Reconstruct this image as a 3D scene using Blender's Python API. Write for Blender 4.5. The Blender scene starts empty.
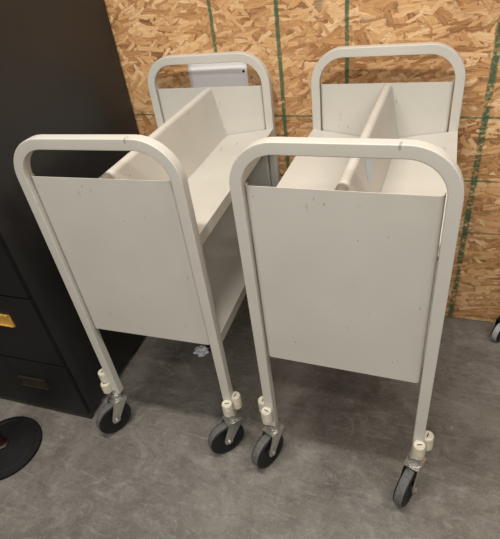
import bpy, bmesh, math, random
from mathutils import Vector, Matrix, noise
random.seed(7)
S = bpy.context.scene
COL = S.collection
PI = math.pi

# ------------------------------------------------------------------ materials
def new_mat(name):
    m = bpy.data.materials.new(name); m.use_nodes = True
    nt = m.node_tree; b = nt.nodes['Principled BSDF']
    return m, nt, b
class NB:
    """small node building helper"""
    def __init__(s, nt): s.nt = nt
    def n(s, t, **kw):
        nd = s.nt.nodes.new(t)
        for k, v in kw.items(): setattr(nd, k, v)
        return nd
    def setin(s, sock, v):
        if hasattr(v, 'is_output'): s.nt.links.new(v, sock)
        elif v is not None: sock.default_value = v
    def math(s, op, a, b=None, c=None, clamp=False):
        nd = s.n('ShaderNodeMath', operation=op, use_clamp=clamp)
        for i, v in enumerate((a, b, c)):
            if v is not None: s.setin(nd.inputs[i], v)
        return nd.outputs[0]
    def mix(s, f, a, b, mode='MIX'):
        nd = s.n('ShaderNodeMix', data_type='RGBA', blend_type=mode)
        s.setin(nd.inputs[0], f); s.setin(nd.inputs[6], a); s.setin(nd.inputs[7], b)
        return nd.outputs[2]
    def ramp(s, f, stops, interp='LINEAR'):
        nd = s.n('ShaderNodeValToRGB'); cr = nd.color_ramp; cr.interpolation = interp
        while len(cr.elements) < len(stops): cr.elements.new(0.5)
        for e, (p, c) in zip(cr.elements, stops):
            e.position = p; e.color = c if len(c) == 4 else (*c, 1)
        s.setin(nd.inputs[0], f); return nd.outputs[0]
    def noise(s, vec, scale, detail=2, rough=.5, dist=0):
        nd = s.n('ShaderNodeTexNoise'); s.setin(nd.inputs['Vector'], vec)
        nd.inputs['Scale'].default_value = scale; nd.inputs['Detail'].default_value = detail
        nd.inputs['Roughness'].default_value = rough; nd.inputs['Distortion'].default_value = dist
        return nd.outputs[0]
    def mapping(s, vec, loc=(0,0,0), rot=(0,0,0), scale=(1,1,1)):
        nd = s.n('ShaderNodeMapping'); s.setin(nd.inputs[0], vec)
        nd.inputs[1].default_value = loc; nd.inputs[2].default_value = rot; nd.inputs[3].default_value = scale
        return nd.outputs[0]
    def coord(s): return s.n('ShaderNodeTexCoord').outputs['Object']
    def smooth(s, v, lo, hi):
        nd = s.n('ShaderNodeMapRange', interpolation_type='SMOOTHSTEP')
        s.setin(nd.inputs[0], v); nd.inputs[1].default_value = lo; nd.inputs[2].default_value = hi
        nd.inputs[3].default_value = 0; nd.inputs[4].default_value = 1
        return nd.outputs[0]
    def bump(s, h, strength, dist, b):
        nd = s.n('ShaderNodeBump'); nd.inputs['Strength'].default_value = strength
        nd.inputs['Distance'].default_value = dist; s.setin(nd.inputs['Height'], h)
        s.nt.links.new(nd.outputs[0], b.inputs['Normal'])

def simple(name, col, rough=.5, metal=0, var=.12, scale=30, spec=None):
    m, nt, b = new_mat(name); q = NB(nt); c = q.coord()
    nz = q.noise(c, scale, 4, .6)
    d = tuple(x * (1 - var) for x in col); l = tuple(min(1, x * (1 + var)) for x in col)
    nt.links.new(q.ramp(nz, [(.3, d), (.7, l)]), b.inputs['Base Color'])
    b.inputs['Roughness'].default_value = rough; b.inputs['Metallic'].default_value = metal
    if spec is not None: b.inputs['Specular IOR Level'].default_value = spec
    return m

def paint_mat():
    m, nt, b = new_mat('putty_enamel'); q = NB(nt); c = q.coord()
    base = q.ramp(q.noise(c, 5, 3), [(.3, (.515,.490,.432)), (.7, (.555,.530,.470))])
    # scuffs: sparse short thin dark scratches
    sv = q.mapping(c, rot=(.2,.5,.35), scale=(90,14,30))
    sc = q.smooth(q.noise(sv, 1, 1.5, .5), .715, .745)
    gate = q.smooth(q.noise(c, 7, 1), .50, .58)
    base = q.mix(q.math('MULTIPLY', q.math('MULTIPLY', sc, gate), .5), base, (.12,.11,.095,1))
    # chips
    ch = q.smooth(q.noise(c, 130, 0), .868, .885)
    base = q.mix(q.math('MULTIPLY', ch, .85), base, (.07,.06,.05,1))
    # soft grime
    gr = q.smooth(q.noise(c, 11, 5, .7), .60, .78)
    base = q.mix(q.math('MULTIPLY', gr, .16), base, (.36,.32,.26,1))
    nt.links.new(base, b.inputs['Base Color'])
    b.inputs['Roughness'].default_value = .42
    q.bump(q.noise(c, 260, 2), .06, .002, b)
    return m

def osb_mat():
    m, nt, b = new_mat('oriented_strand_board'); q = NB(nt); c = q.coord()
    sep = q.n('ShaderNodeSeparateXYZ'); nt.links.new(c, sep.inputs[0])
    X, Z = sep.outputs[0], sep.outputs[2]
    cb = q.n('ShaderNodeCombineXYZ'); nt.links.new(X, cb.inputs[0]); nt.links.new(Z, cb.inputs[1])
    P = cb.outputs[0]
    # warp so strands are not perfectly straight
    wn = q.n('ShaderNodeTexNoise'); nt.links.new(P, wn.inputs['Vector']); wn.inputs['Scale'].default_value = 14
    wn.inputs['Detail'].default_value = 3
    vm = q.n('ShaderNodeVectorMath', operation='MULTIPLY_ADD')
    nt.links.new(wn.outputs['Color'], vm.inputs[0]); vm.inputs[1].default_value = (.022,.022,0)
    nt.links.new(P, vm.inputs[2]); Pw = vm.outputs[0]
    wn2 = q.n('ShaderNodeTexNoise'); nt.links.new(P, wn2.inputs['Vector']); wn2.inputs['Scale'].default_value = 110
    vm2 = q.n('ShaderNodeVectorMath', operation='MULTIPLY_ADD')
    nt.links.new(wn2.outputs['Color'], vm2.inputs[0]); vm2.inputs[1].default_value = (.007,.007,0)
    nt.links.new(Pw, vm2.inputs[2]); Pw = vm2.outputs[0]
    STR = [(.0,(.26,.115,.042)), (.2,(.46,.225,.085)), (.5,(.62,.345,.145)), (.78,(.74,.46,.225)), (1,(.84,.60,.36))]
    col = None; hgt = None
    #        angle  length width  keep
    layers = [(6, .17, .050, 1.0), (-58, .12, .034, .42), (34, .13, .034, .45), (-24, .16, .040, .5), (72, .10, .026, .30),
              (14, .18, .036, .5), (-6, .20, .040, .5), (50, .085, .020, .30), (-38, .08, .018, .32), (4, .12, .018, .38), (-16, .10, .014, .3)]
    for i, (ang, ln, wd, keep) in enumerate(layers):
        v = q.mapping(Pw, loc=(3.7*i, 1.9*i, 0), rot=(0,0,math.radians(ang)))
        v = q.mapping(v, scale=(1/ln, 1/wd, 1))
        vo = q.n('ShaderNodeTexVoronoi', voronoi_dimensions='2D', distance='CHEBYCHEV')
        nt.links.new(v, vo.inputs['Vector']); vo.inputs['Scale'].default_value = 1
        sc = q.n('ShaderNodeSeparateColor'); nt.links.new(vo.outputs['Color'], sc.inputs[0])
        R, G, B = sc.outputs
        grain = q.noise(q.mapping(v, scale=(.7, 3.6, 1)), 1.8, 4, .75)
        tone = q.math('ADD', q.math('MULTIPLY', R, .80), q.math('MULTIPLY', q.math('SUBTRACT', grain, .44), 1.5), clamp=True)
        sc_col = q.ramp(tone, STR)
        if col is None:
            col = sc_col; hgt = G
            edge = q.smooth(vo.outputs['Distance'], .40, .60)
            col = q.mix(q.math('MULTIPLY', edge, .6), col, (.13,.06,.024,1))
            continue
        size = q.math('ADD', q.math('MULTIPLY', B, .22), .26)
        inside = q.smooth(q.math('SUBTRACT', size, vo.outputs['Distance']), 0, .03)
        on = q.math('LESS_THAN', G, keep)
        mask = q.math('MULTIPLY', inside, on)
        halo = q.math('MULTIPLY', q.smooth(q.math('SUBTRACT', q.math('ADD', size, .07), vo.outputs['Distance']), 0, .08), on)
        col = q.mix(q.math('MULTIPLY', halo, .38), col, (.15,.07,.028,1))  # dark rim round each strand: glue gap plus painted-in shadow under its edge
        col = q.mix(mask, col, sc_col)
        hm = q.n('ShaderNodeMix'); nt.links.new(mask, hm.inputs[0]); nt.links.new(hgt, hm.inputs[2]); nt.links.new(R, hm.inputs[3]); hgt = hm.outputs[0]
    # dark splits and gaps between strands, mostly running along the sheet
    sp = q.smooth(q.noise(q.mapping(Pw, rot=(0,0,.12), scale=(15, 120, 1)), 1, 4, .75), .58, .68)
    col = q.mix(q.math('MULTIPLY', sp, .62), col, (.16,.070,.026,1))
    sp2 = q.smooth(q.noise(q.mapping(Pw, rot=(0,0,-.7), scale=(18, 130, 1)), 1, 4, .75), .60, .69)
    col = q.mix(q.math('MULTIPLY', sp2, .5), col, (.17,.075,.03,1))
    col = q.mix(q.math('MULTIPLY', q.smooth(q.noise(P, 2.3, 2), .42, .62), .16), col, (.33,.155,.06,1))
    # green ink guide lines
    wob = q.math('MULTIPLY', q.math('SUBTRACT', q.noise(P, 30, 2), .5), .007)
    brk = q.noise(P, 75, 3, .7)
    fine = q.noise(P, 14, 3, .7)
    def line(coord, pos, w, lo=None, hi=None, other=None, strength=1.0, th=.35):
        nonlocal col
        d = q.math('ABSOLUTE', q.math('SUBTRACT', q.math('ADD', coord, wob), pos))
        k = q.math('SUBTRACT', 1, q.smooth(d, w*.28, w*.62))
        k = q.math('MULTIPLY', k, q.smooth(q.math('ADD', q.math('MULTIPLY', brk, .6), q.math('MULTIPLY', fine, .4)), th, th+.15))
        if lo is not None: k = q.math('MULTIPLY', k, q.math('GREATER_THAN', other, lo))
        if hi is not None: k = q.math('MULTIPLY', k, q.math('LESS_THAN', other, hi))
        col = q.mix(q.math('MULTIPLY', k, strength), col, (.022,.095,.045,1))
    for pos, w, st in ((-.724,.014,.85), (-.489,.016,.9), (-.2585,.015,.9), (.192,.023,.93), (.62,.02,.9), (-1.42,.015,.85)):
        line(X, pos, w, strength=st, th=.39 if w > .018 else .33)
    tilt = q.math('ADD', Z, q.math('MULTIPLY', X, .018))
    line(tilt, .892, .008, strength=.8)
    line(Z, .659, .009, strength=.75)
    line(Z, .443, .007, strength=.6)
    nt.links.new(col, b.inputs['Base Color'])
    b.inputs['Roughness'].default_value = .62
    q.bump(hgt, .35, .0025, b)
    return m

def floor_mat():
    m, nt, b = new_mat('worn_sealed_concrete'); q = NB(nt); c = q.coord()
    big = q.noise(c, 1.7, 5, .6, .4); mid = q.noise(c, 7, 6, .65, .6); fin = q.noise(c, 60, 4, .7)
    v = q.math('ADD', q.math('ADD', q.math('MULTIPLY', big, .45), q.math('MULTIPLY', mid, .38)), q.math('MULTIPLY', fin, .22))
    col = q.ramp(v, [(.36, (.082,.071,.058)), (.5, (.140,.125,.107)), (.60, (.190,.173,.151)), (.72, (.26,.242,.216))])
    # pale blotches and flecks
    bl = q.smooth(q.noise(c, 16, 6, .75, 1.0), .60, .72)
    col = q.mix(q.math('MULTIPLY', bl, .48), col, (.34,.325,.30,1))
    fl = q.smooth(q.noise(c, 95, 3, .6), .69, .75)
    col = q.mix(q.math('MULTIPLY', fl, .7), col, (.42,.40,.37,1))
    dk = q.smooth(q.noise(c, 23, 4, .7, .5), .63, .74)
    col = q.mix(q.math('MULTIPLY', dk, .55), col, (.085,.076,.066,1))
    gr = q.noise(c, 150, 3, .75)
    col = q.mix(q.math('MULTIPLY', q.smooth(gr, .56, .70), .45), col, (.33,.31,.28,1))
    col = q.mix(q.math('MULTIPLY', q.smooth(gr, .44, .32), .45), col, (.06,.052,.044,1))
    sm = q.noise(q.mapping(c, loc=(5, 2, 0)), 6.5, 6, .72, 1.6)
    col = q.mix(q.math('MULTIPLY', q.smooth(sm, .53, .66), .26), col, (.33,.312,.284,1))
    col = q.mix(q.math('MULTIPLY', q.smooth(sm, .46, .34), .34), col, (.075,.065,.054,1))
    # swirling brush wear and short scratches
    st = q.noise(q.mapping(c, rot=(0,0,.9), scale=(9, 30, 1)), 1, 5, .75, 1.2)
    col = q.mix(q.math('MULTIPLY', q.smooth(st, .50, .72), .42), col, (.30,.285,.262,1))
    st = q.noise(q.mapping(c, rot=(0,0,-.5), scale=(8, 26, 1)), 1, 5, .75, 1.2)
    col = q.mix(q.math('MULTIPLY', q.smooth(st, .52, .72), .45), col, (.060,.052,.044,1))
    for rz, s in ((.5, (9, 160, 1)), (-.9, (7, 150, 1)), (1.25, (8, 190, 1))):
        s_ = q.smooth(q.noise(q.mapping(c, rot=(0,0,rz), scale=s), 1, 2, .5), .73, .78)
        col = q.mix(q.math('MULTIPLY', s_, .5), col, (.38,.365,.34,1))
    nt.links.new(col, b.inputs['Base Color'])
    rr = q.n('ShaderNodeMapRange'); nt.links.new(mid, rr.inputs[0]); rr.inputs[3].default_value = .38; rr.inputs[4].default_value = .62
    nt.links.new(rr.outputs[0], b.inputs['Roughness'])
    q.bump(q.math('ADD', mid, q.math('MULTIPLY', fin, .4)), .12, .004, b)
    return m

def cabinet_mat():
    m, nt, b = new_mat('black_cabinet_enamel'); q = NB(nt); c = q.coord()
    col = q.ramp(q.noise(c, 3, 4, .6), [(.3, (.016,.0155,.0155)), (.7, (.024,.023,.022))])
    sm = q.smooth(q.noise(c, 10, 5, .7), .62, .76)
    col = q.mix(q.math('MULTIPLY', sm, .3), col, (.045,.042,.039,1))
    nt.links.new(col, b.inputs['Base Color'])
    rr = q.n('ShaderNodeMapRange'); nt.links.new(q.noise(c, 2.2, 3), rr.inputs[0]); rr.inputs[3].default_value = .36; rr.inputs[4].default_value = .56
    nt.links.new(rr.outputs[0], b.inputs['Roughness'])
    return m

M_PAINT = paint_mat(); M_OSB = osb_mat(); M_FLOOR = floor_mat(); M_CAB = cabinet_mat()
M_ZINC = simple('zinc_plated_steel', (.52,.50,.46), .34, .85, .2, 60)
M_RUB = simple('black_rubber', (.010,.0095,.0095), .55, 0, .3, 40, .3)
M_TREAD = simple('dusty_rubber_tread', (.095,.092,.087), .75, 0, .3, 90)
M_CREAM = simple('cream_plastic', (.58,.53,.42), .5, 0, .2, 50)
M_SLOT = simple('dark_slot', (.06,.05,.04), .7)
M_DRAWER = simple('black_drawer_enamel', (.0085,.0082,.0082), .5, 0, .25, 6, .35)
M_BRASS = simple('brass_card_holder', (.78,.44,.09), .38, .35, .12, 40)
M_DULL = simple('tarnished_card_holder', (.030,.022,.013), .55, .3, .25, 40)
M_PAPER = simple('white_paper', (.92,.92,.94), .7, 0, .01, 8)
M_PIN = simple('black_pin_plastic', (.012,.012,.012), .35)
M_BASE = simple('black_base_enamel', (.0075,.0072,.0072), .6, 0, .3, 25, .22)
M_RED = simple('dark_red_enamel', (.022,.007,.007), .4, 0, .2, 25)
M_STICK = simple('faded_blue_sticker', (.50,.58,.66), .55, 0, .18, 160)
M_GREYRUB = simple('grey_hub_plastic', (.36,.37,.38), .5, 0, .15, 50)
mw, nt, b = new_mat('clear_crumpled_film'); q = NB(nt)
b.inputs['Base Color'].default_value = (.80,.81,.84,1); b.inputs['Roughness'].default_value = .18
b.inputs['Transmission Weight'].default_value = .2; b.inputs['IOR'].default_value = 1.3
nt.links.new(q.ramp(q.noise(q.coord(), 60, 3), [(.3,(.62,.62,.66)), (.7,(.92,.92,.95))]), b.inputs['Base Color'])
M_FILM = mw

# ------------------------------------------------------------------ geometry helpers
def link(name, bm, mats, parent=None, smooth=False, bevel=0, seg=2):
    if bevel:
        bmesh.ops.bevel(bm, geom=[e for e in bm.edges if len(e.link_faces) == 2 and e.calc_face_angle(0) > .5],
                        offset=bevel, segments=seg, profile=.5, affect='EDGES', clamp_overlap=True)
    bmesh.ops.recalc_face_normals(bm, faces=bm.faces)
    me = bpy.data.meshes.new(name); bm.to_mesh(me); bm.free()
    for m in (mats if isinstance(mats, (list, tuple)) else [mats]): me.materials.append(m)
    if smooth:
        for p in me.polygons: p.use_smooth = True
        me.set_sharp_from_angle(angle=math.radians(38))
    o = bpy.data.objects.new(name, me); COL.objects.link(o)
    if smooth:
        wn = o.modifiers.new('face_weighted_normals', 'WEIGHTED_NORMAL'); wn.keep_sharp = True; wn.weight = 80
    if parent is not None: o.parent = parent
    return o
def box(bm, lo, hi, mi=0):
    vs = [bm.verts.new((x, y, z)) for x in (lo[0], hi[0]) for y in (lo[1], hi[1]) for z in (lo[2], hi[2])]
    for f in ((0,1,3,2), (4,6,7,5), (0,4,5,1), (2,3,7,6), (0,2,6,4), (1,5,7,3)):
        bm.faces.new([vs[i] for i in f]).material_index = mi
def extrude_xz(bm, prof, y0, y1):
    a = [bm.verts.new((x, y0, z)) for x, z in prof]; c = [bm.verts.new((x, y1, z)) for x, z in prof]
    n = len(prof)
    for i in range(n): bm.faces.new((a[i], a[(i+1) % n], c[(i+1) % n], c[i]))
    bm.faces.new(a); bm.faces.new(c[::-1])
def lathe(bm, prof, n=40, M=None, mi=None, cap=True):
    """prof = [(r, h)] about z"""
    M = M or Matrix(); rings = []
    for r, h in prof:
        if r < 1e-6: rings.append([bm.verts.new(M @ Vector((0, 0, h)))])
        else: rings.append([bm.verts.new(M @ Vector((r*math.cos(2*PI*i/n), r*math.sin(2*PI*i/n), h))) for i in range(n)])
    for k in range(len(rings)-1):
        A, B = rings[k], rings[k+1]; m = mi[k] if mi else 0
        for i in range(n):
            j = (i+1) % n
            if len(A) == 1 and len(B) == 1: continue
            if len(A) == 1: f = bm.faces.new((A[0], B[j], B[i]))
            elif len(B) == 1: f = bm.faces.new((A[i], A[j], B[0]))
            else: f = bm.faces.new((A[i], A[j], B[j], B[i]))
            f.material_index = m
    if cap:
        for R in (rings[0], rings[-1]):
            if len(R) > 1: bm.faces.new(R).material_index = 0
def tag(o, label=None, cat=None, group=None, kind=None):
    for k, v in (('label', label), ('category', cat), ('group', group), ('kind', kind)):
        if v: o[k] = v
    return o
def empty(name, loc, rz=0):
    o = bpy.data.objects.new(name, None); COL.objects.link(o); o.location = loc
    o.rotation_euler = (0, 0, rz); o.empty_display_size = .1
    return o

# ------------------------------------------------------------------ setting
WA = -.40                                             # direction the wall runs
tv = Vector((math.cos(WA), math.sin(WA), 0)); nv = Vector((-math.sin(WA), math.cos(WA), 0))
WD = 1.695                                            # distance to the wall along nv
bm = bmesh.new(); box(bm, (-4, -4, -.12), (4, 4, 0))
fl = link('floor', bm, M_FLOOR); fl.rotation_euler.z = WA; fl.location = nv*(WD-3.9); tag(fl, kind='structure')
bm = bmesh.new(); box(bm, (-4, 0, .003), (4, .1, 3.0))
wl = link('wall_back', bm, M_OSB); wl.rotation_euler.z = WA; wl.location = nv*WD; tag(wl, kind='structure')

# ------------------------------------------------------------------ book cart
W, L, T, H = .476, .744, .0290, 1.1435
ZT, ZB, ZLEG = 1.033, .4965, .172
def u_tube(bm, yc, zbot):
    hw = W/2 - T/2; R = .094; top = H - T/2; pts = []
    pts.append((-hw, zbot))
    pts += [(-hw+R - R*math.cos(a), top-R + R*math.sin(a)) for a in [i*PI/2/12 for i in range(13)]]
    pts += [(hw-R + R*math.sin(a), top-R + R*math.cos(a)) for a in [i*PI/2/12 for i in range(13)]]
    pts.append((hw, zbot))
    h = T/2; c = .0026
    prof = []
    for sx, sy in ((1,1), (-1,1), (-1,-1), (1,-1)):
        a0 = {(1,1):0, (-1,1):1, (-1,-1):2, (1,-1):3}[(sx,sy)]
        for k in range(4):
            a = (a0 + k/3) * PI/2
            prof.append((sx*(h-c) + c*math.cos(a), sy*(h-c) + c*math.sin(a)))
    rings = []
    for i, (x, z) in enumerate(pts):
        p0 = pts[max(0, i-1)]; p1 = pts[min(len(pts)-1, i+1)]
        d = Vector((p1[0]-p0[0], p1[1]-p0[1])).normalized()
        if i == 0: d = Vector((0, 1))
        if i == len(pts)-1: d = Vector((0, -1))
        nx, nz = -d.y, d.x
        rings.append([bm.verts.new((x + nx*u, yc + v, z + nz*u)) for u, v in prof])
    n = len(prof)
    for A, B in zip(rings, rings[1:]):
        for i in range(n): bm.faces.new((A[i], A[(i+1) % n], B[(i+1) % n], B[i]))
    bm.faces.new(rings[0]); bm.faces.new(rings[-1])
def shelf_bm(zo):
    """V-sloped tray: lips at the long sides, low along the middle"""
    bm = bmesh.new(); t = .0025; xo = .237; zi = zo - .028; lip = .036
    prof = [(-xo, zo-lip), (-xo, zo), (-.045, zi), (.045, zi), (xo, zo), (xo, zo-lip), (xo-.012, zo-lip), (xo-.012, zo-lip+t), (xo-t, zo-lip+t),
            (xo-t, zo-t-.0015), (.045, zi-t), (-.045, zi-t), (-xo+t, zo-t-.0015), (-xo+t, zo-lip+t), (-xo+.012, zo-lip+t), (-xo+.012, zo-lip)]
    extrude_xz(bm, prof, T+.0005, L-.0005)
    return bm
def divider_bm(zb, zt, skew=0):
    """hollow-looking tent with a rounded ridge"""
    bm = bmesh.new(); hw = .0135; r = .0125
    prof = [(-.044, zb), (-hw, zt-r)]
    prof += [(-hw*math.cos(a), zt-r + r*math.sin(a)) for a in [i*PI/8 for i in range(1, 8)]]
    prof += [(hw, zt-r), (.044, zb)]
    extrude_xz(bm, prof, .0122, L+.0025)
    for v in bm.verts: v.co.x += skew*v.co.y/L
    return bm
def caster(root, x, y, head, zleg=ZLEG):
    """swivel caster under a leg; head = direction (local) in which the wheel trails"""
    st = bmesh.new()
    lathe(st, [(.0105, zleg+.02), (.0105, .168), (.0195, .168), (.021, .165), (.021, .158), (.0185, .155), (.0185, .150), (.023, .1495), (.023, .1445)], 28)
    c = link('caster', st, M_ZINC, root, smooth=True); c.location = (x, y, 0); c.rotation_euler.z = head
    tr = .040; r = .0665; hw = .0165
    fk = bmesh.new(); pw = .0215
    box(fk, (-.026, -pw-.0025, .1405), (.030, pw+.0025, .1445))
    for s in (-1, 1):
        pr = [(-.026, .1405), (.030, .1405), (tr+.016, .075), (tr+.013, .058), (tr, .0525), (tr-.013, .058), (tr-.017, .070)]
        y0, y1 = sorted((s*pw, s*(pw+.0025)))
        extrude_xz(fk, pr, y0, y1)
    link('fork', fk, M_ZINC, c, bevel=.0008, seg=1)
    wb = bmesh.new()
    Mx = Matrix.Translation((tr, 0, r)) @ Matrix.Rotation(PI/2, 4, 'X')
    prof = [(.006, -.019), (.016, -.019), (.018, -.0135), (.040, -.0125), (.047, -.0155), (.056, -hw), (.062, -hw), (.0650, -.0125), (r, -.006),
            (r, .006), (.0650, .0125), (.062, hw), (.056, hw), (.047, .0155), (.040, .0125), (.018, .0135), (.016, .019), (.006, .019)]
    mi = [0]*6 + [0] + [1]*3 + [0]*7
    mi[6] = 0; mi[7] = 1; mi[8] = 1; mi[9] = 1; mi[10] = 0
    lathe(wb, prof, 48, Mx, mi)
    link('wheel', wb, [M_RUB, M_TREAD], c, smooth=True)
    ab = bmesh.new()
    lathe(ab, [(.0035, -.031), (.0035, -.0285), (.0075, -.0285), (.0075, -.0242), (.0035, -.0242), (.0035, .0242), (.0075, .0242), (.0075, .0285), (.0035, .0285), (.0035, .031)], 6, Mx)
    link('axle_bolt', ab, M_ZINC, c)
def bumper(root, x, y, z0, z1, slot):
    bm = bmesh.new(); r = .018
    lathe(bm, [(r-.003, z0), (r, z0+.003), (r, z1-.004), (r-.0025, z1)], 28)
    a = math.cos(slot)*.007; d = math.sin(slot)*.007
    o = link('corner_bumper', bm, M_CREAM, root, smooth=True); o.location = (x, y, 0)
    s = bmesh.new(); box(s, (-.007, -.0017, z1-.001), (.007, .0017, z1+.0008))
    k = link('screw_slot', s, M_SLOT, o); k.rotation_euler.z = slot
    k['label'] = 'dark slot on the bumper end'
def cart(loc, rz, label, trails, zb=0, sticker=False, bent=False, skew=0):
    root = empty('book_cart', (loc[0], loc[1], 0), rz)
    tag(root, label, 'book cart', 'cream book carts against the strand board wall')
    for yc in (T/2, L + T/2):
        bm = bmesh.new(); u_tube(bm, yc, ZLEG); link('end_frame', bm, M_PAINT, root, smooth=True)
    xp = .2065
    for yf, ztop in ((.0095, ZT+.0045), (L+.003, ZT)):            # folded sheet with its side flanges turned back
        bm = bmesh.new(); t, rr, dp = .0018, .012, .017
        arc = [(math.cos(a), math.sin(a)) for a in [i*PI/2/5 for i in range(6)]]
        out = [(-xp, dp)] + [(-xp+rr - rr*c, rr - rr*s_) for c, s_ in arc] + [(xp-rr + rr*s_, rr - rr*c) for c, s_ in arc] + [(xp, dp)]
        ri = rr - t
        inn = [(-xp+t, dp)] + [(-xp+rr - ri*c, rr - ri*s_) for c, s_ in arc] + [(xp-rr + ri*s_, rr - ri*c) for c, s_ in arc] + [(xp-t, dp)]
        ring = out + inn[::-1]
        a = [bm.verts.new((x, yf + y, ZB)) for x, y in ring]; b_ = [bm.verts.new((x, yf + y, ztop)) for x, y in ring]
        n = len(out); m2 = len(ring)
        for k in range(m2): bm.faces.new((a[k], a[(k+1) % m2], b_[(k+1) % m2], b_[k]))
        for V in (a, b_):
            for k in range(n-1): bm.faces.new((V[k], V[k+1], V[m2-2-k], V[m2-1-k]))
        link('end_panel', bm, M_PAINT, root, smooth=True)
    for zo in (.881, .531):
        link('shelf', shelf_bm(zo), M_PAINT, root, bevel=.0012, seg=1)
    link('divider', divider_bm(.8535, 1.0335, skew), M_PAINT, root, smooth=True)
    link('divider', divider_bm(.5035, .690), M_PAINT, root, smooth=True)
    hw = W/2 - T/2
    for (sx, y, sy), h in zip(((-1, T/2, -1), (1, T/2, -1), (-1, L+T/2, 1), (1, L+T/2, 1)), trails):
        off = .008 if bent and sx < 0 and sy < 0 else 0
        caster(root, sx*hw - off, y - 1.2*off, h)
        if bent and sx < 0 and sy < 0:                # this pair has slipped round to the outer side
            bumper(root, sx*(hw+T/2+.014), y-.006, .232, .276, 1.3)
            bumper(root, sx*(hw+T/2+.012), y-.018, .186, .229, .8)
            continue
        bumper(root, sx*(hw+.004), y + sy*(T/2+.0125), .203+zb, .255+zb, .3*sx)
        bumper(root, sx*(hw+T/2+.009), y+.004, .210+zb, .264+zb, 1.3)
    if sticker:
        bm = bmesh.new()
        f = [(.228, .950), (.262, .948), (.298, .953), (.310, .968), (.236, 1.003)]
        sl = (.044-.0135)/(1.021-.8535)
        def P(y, z, o): return Vector((.0139 + o + (1.021-z)*sl + skew*y/L, y, z))
        a = [bm.verts.new(P(u, v, .0001)) for u, v in f]; c = [bm.verts.new(P(u, v, .0007)) for u, v in f]
        bm.faces.new(a); bm.faces.new(c[::-1])
        for i in range(5): bm.faces.new((a[i], a[(i+1) % 5], c[(i+1) % 5], c[i]))
        s = link('sticker', bm, M_STICK, root); s['label'] = 'torn pale blue sticker on the divider'
    return root
D = math.radians
cart((-.3440, 1.0982), -.392, 'cream steel book cart standing beside the black filing cabinet',
     (D(240), D(228), D(262), D(250)), 0, bent=True, skew=.005)
cart((.1974, .8565), -.4314, 'cream steel book cart farther from the black filing cabinet, with torn blue sticker on divider',
     (D(246), D(250), D(255), D(268)), .012, sticker=True, skew=.0115)

# ------------------------------------------------------------------ filing cabinet (own frame: x along the wall, y into it)
CW, CD, CH = .485, .835, 1.60
org = tv*(-1.122-CW/2) + nv*.850
cab = empty('filing_cabinet', org, WA)
tag(cab, 'tall black steel filing cabinet standing against the strand board wall', 'filing cabinet')
bm = bmesh.new(); box(bm, (-CW/2, .016, .024), (CW/2, CD, CH)); link('cabinet_body', bm, M_CAB, cab, bevel=.004, seg=2)
bm = bmesh.new(); box(bm, (-CW/2, .002, .004), (CW/2, .020, .030)); link('plinth', bm, M_CAB, cab, bevel=.002)
for sx in (-1, 1):
    for y in (.05, CD-.05):
        bm = bmesh.new(); lathe(bm, [(.014, 0), (.016, .003), (.016, .009), (.006, .009), (.006, .026)], 20)
        o = link('levelling_foot', bm, M_BASE, cab, smooth=True); o.location = (sx*(CW/2-.04), y, 0)
dz = .316
for i in range(5):
    z0 = .026 if i == 0 else .310 + (i-1)*dz
    z1 = (.310 if i == 0 else z0 + dz) - .007
    bm = bmesh.new(); box(bm, (-CW/2+.004, 0, z0), (CW/2-.003, .0165, z1))
    d = link('drawer', bm, M_DRAWER, cab, bevel=.005, seg=2)
    zc = .176 if i == 0 else z0 + .198
    m = M_DULL if i == 0 else M_BRASS
    bm = bmesh.new(); x0, x1 = -.026, .112
    box(bm, (x0, -.0035, zc-.026), (x1, .001, zc+.026))
    for lo, hi in (((x0, -.0065, zc+.0215), (x1, -.003, zc+.026)), ((x0, -.0065, zc-.026), (x1, -.003, zc-.0215)),
                   ((x0, -.0065, zc-.026), (x0+.005, -.003, zc+.026)), ((x1-.005, -.0065, zc-.026), (x1, -.003, zc+.026))):
        box(bm, lo, hi)
    h = link('card_holder', bm, m, d, bevel=.0008, seg=1)
    h['label'] = 'tarnished dark card holder' if i == 0 else 'brass card holder'

# ------------------------------------------------------------------ round floor base with post
st = empty('post_stand', (-1.021, 1.146, 0), 0)
tag(st, 'round black floor base with dark red post, in front of the filing cabinet', 'stand')
bm = bmesh.new()
lathe(bm, [(.130, 0), (.1375, .002), (.1385, .008), (.136, .013), (.117, .0165), (.114, .0145), (.110, .0165), (.06, .024), (.030, .030), (0, .030)], 72)
link('stand_base', bm, M_BASE, st, smooth=True)
bm = bmesh.new(); lathe(bm, [(.026, .029), (.026, .036), (.021, .040), (.0165, .050), (.0165, .90), (.014, .905), (0, .905)], 32)
link('post', bm, M_RED, st, smooth=True)

# ------------------------------------------------------------------ paper and pin on the wall
def on_wall(t, z, d=0): return tv*t + nv*(WD-d) + Vector((0, 0, z))
pr = bmesh.new(); n = 12; x0, x1, z0, z1 = -.1165, .1165, -.15, .170
g = [[None]*(n+1) for _ in range(n+1)]
for i in range(n+1):
    for j in range(n+1):
        u, v = i/n, j/n
        g[i][j] = pr.verts.new((x0+(x1-x0)*u, -.0012 - .004*(1-v)**2*u - .002*math.sin(u*PI)*(1-v), z0+(z1-z0)*v))
for i in range(n):
    for j in range(n): pr.faces.new((g[i][j], g[i+1][j], g[i+1][j+1], g[i][j+1]))
pp = link('paper_sheet', pr, M_PAPER, smooth=True)
sol = pp.modifiers.new('thickness', 'SOLIDIFY'); sol.thickness = .0003
pp.location = on_wall(-.730, .960); pp.rotation_euler = (0, 0, WA)
tag(pp, 'blank white paper sheet pinned to the strand board behind the cart beside the cabinet', 'paper')
bm = bmesh.new(); Mx = Matrix.Rotation(PI/2, 4, 'X')
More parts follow.
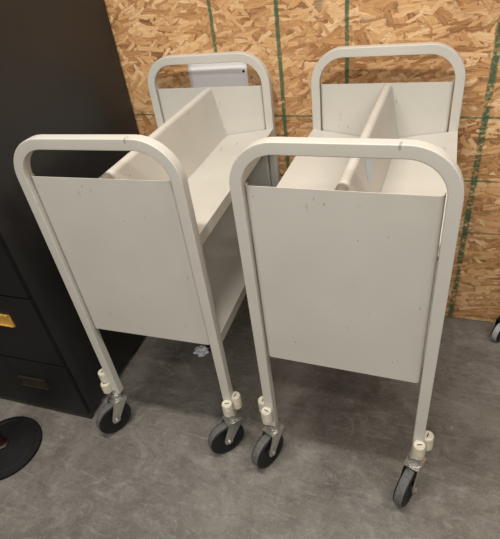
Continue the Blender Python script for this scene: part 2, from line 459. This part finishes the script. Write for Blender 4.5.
lathe(bm, [(0, -.004), (.0008, -.002), (.0008, .0018), (.0042, .0018), (.0046, .0028), (.0044, .0045), (.003, .0058), (0, .0062)], 24, Mx)
pn = link('pushpin', bm, M_PIN, smooth=True); pn.location = on_wall(-.627, 1.066); pn.rotation_euler.z = WA
tag(pn, 'small black round pin through the white paper on the wall', 'pin')

# ------------------------------------------------------------------ crumpled film on the floor
bm = bmesh.new(); bmesh.ops.create_icosphere(bm, subdivisions=4, radius=1)
for v in bm.verts:
    p = v.co.copy(); k = noise.turbulence_vector(p*1.9, 3, True)
    rr = 1 + .55*noise.noise(p*2.3 + Vector((3,1,2))) + .28*abs(noise.noise(p*5.1))
    q3 = Vector((p.x*.029, p.y*.020, p.z*.018))*rr + Vector((k.x*.004, k.y*.004, k.z*.003))
    v.co = q3
lo = min(v.co.z for v in bm.verts)
for v in bm.verts: v.co.z -= lo
fm = link('crumpled_wrap', bm, M_FILM); fm.location = (-.262, 1.483, 0); fm.rotation_euler.z = -.2
tag(fm, 'crumpled piece of clear plastic wrap on the floor under the cart beside the cabinet', 'plastic wrap')

# ------------------------------------------------------------------ rolling stand at the right edge
rs = empty('rolling_stand', (.969, 1.325, 0), 0)
tag(rs, 'black and grey swivel wheel of a rolling stand by the wall at the right edge', 'rolling stand')
wb = bmesh.new(); r = .045
Mx = Matrix.Translation((0, 0, r)) @ Matrix.Rotation(.55, 4, 'Z') @ Matrix.Rotation(PI/2, 4, 'X')
lathe(wb, [(0, -.017), (.010, -.017), (.012, -.014), (.024, -.014), (.026, -.016), (.040, -.016), (r, -.010), (r, .010), (.040, .016), (.026, .016), (.024, .014), (.012, .014), (.010, .017), (0, .017)], 48, Mx,
      [1,1,1,0,0,0,1,0,0,0,1,1,1])
link('wheel', wb, [M_RUB, M_GREYRUB], rs, smooth=True)
bm = bmesh.new()
for s in (-1, 1):
    y0, y1 = sorted((s*.019, s*.022)); extrude_xz(bm, [(-.010, .035), (.010, .035), (.028, .105), (-.014, .105)], y0, y1)
box(bm, (-.014, -.022, .102), (.034, .022, .106))
o = link('fork', bm, M_BASE, rs); o.rotation_euler.z = .55
bm = bmesh.new(); lathe(bm, [(.010, .105), (.010, .15), (.0125, .15), (.0125, .60), (0, .60)], 24)
o = link('leg', bm, M_BASE, rs, smooth=True); o.location = (.010, .006, 0)

# ------------------------------------------------------------------ light
def area(name, loc, sx, sy, power, tilt=0, col=(1, .965, .91)):
    l = bpy.data.lights.new(name, 'AREA'); l.shape = 'RECTANGLE'; l.size = sx; l.size_y = sy; l.energy = power; l.color = col
    o = bpy.data.objects.new(name, l); COL.objects.link(o); o.location = loc; o.rotation_euler = (math.radians(tilt), 0, WA)
    return o
area('overhead_area_light', tv*-.62 + nv*.50 + Vector((0, 0, 2.9)), 1.2, .14, 46)
area('overhead_area_light', tv*1.2 + nv*.50 + Vector((0, 0, 2.9)), 1.2, .14, 26)
area('overhead_area_light', tv*-.9 + nv*-2.9 + Vector((0, 0, 2.9)), 1.2, .3, 100)  # added fill behind the camera, brightens the carts' front panels
area('overhead_area_light', tv*.60 + nv*-.62 + Vector((0, 0, 2.9)), 1.2, .14, 26)  # added fill, placed to reach the lower shelf through the gap between carts
area('overhead_area_light', tv*1.25 + nv*-2.9 + Vector((0, 0, 2.9)), 1.2, .3, 40)  # other half of the added rear fill, for light from the right
w = bpy.data.worlds.new('room_ambient'); S.world = w; w.use_nodes = True
w.node_tree.nodes['Background'].inputs[0].default_value = (1, .91, .80, 1)
w.node_tree.nodes['Background'].inputs[1].default_value = .05

# ------------------------------------------------------------------ camera (fitted to the photograph)
f, pitch, roll, h = 476.2, .6320, -.1469, 1.5063
fw = Vector((0, math.cos(pitch), -math.sin(pitch))); r0 = Vector((1, 0, 0)); u0 = r0.cross(fw)
r2 = math.cos(roll)*r0 + math.sin(roll)*u0; u2 = -math.sin(roll)*r0 + math.cos(roll)*u0
cd = bpy.data.cameras.new('camera'); cam = bpy.data.objects.new('camera', cd); COL.objects.link(cam)
cd.sensor_fit = 'HORIZONTAL'; cd.sensor_width = 36; cd.lens = f*36/500; cd.clip_start = .02
cam.matrix_world = Matrix(((r2.x, u2.x, -fw.x, 0), (r2.y, u2.y, -fw.y, 0), (r2.z, u2.z, -fw.z, h), (0, 0, 0, 1)))
S.camera = cam
vs = S.view_settings; vs.view_transform = 'Standard'; vs.look = 'None'; vs.gamma = 1; vs.use_curve_mapping = False
vs.exposure = 0.0
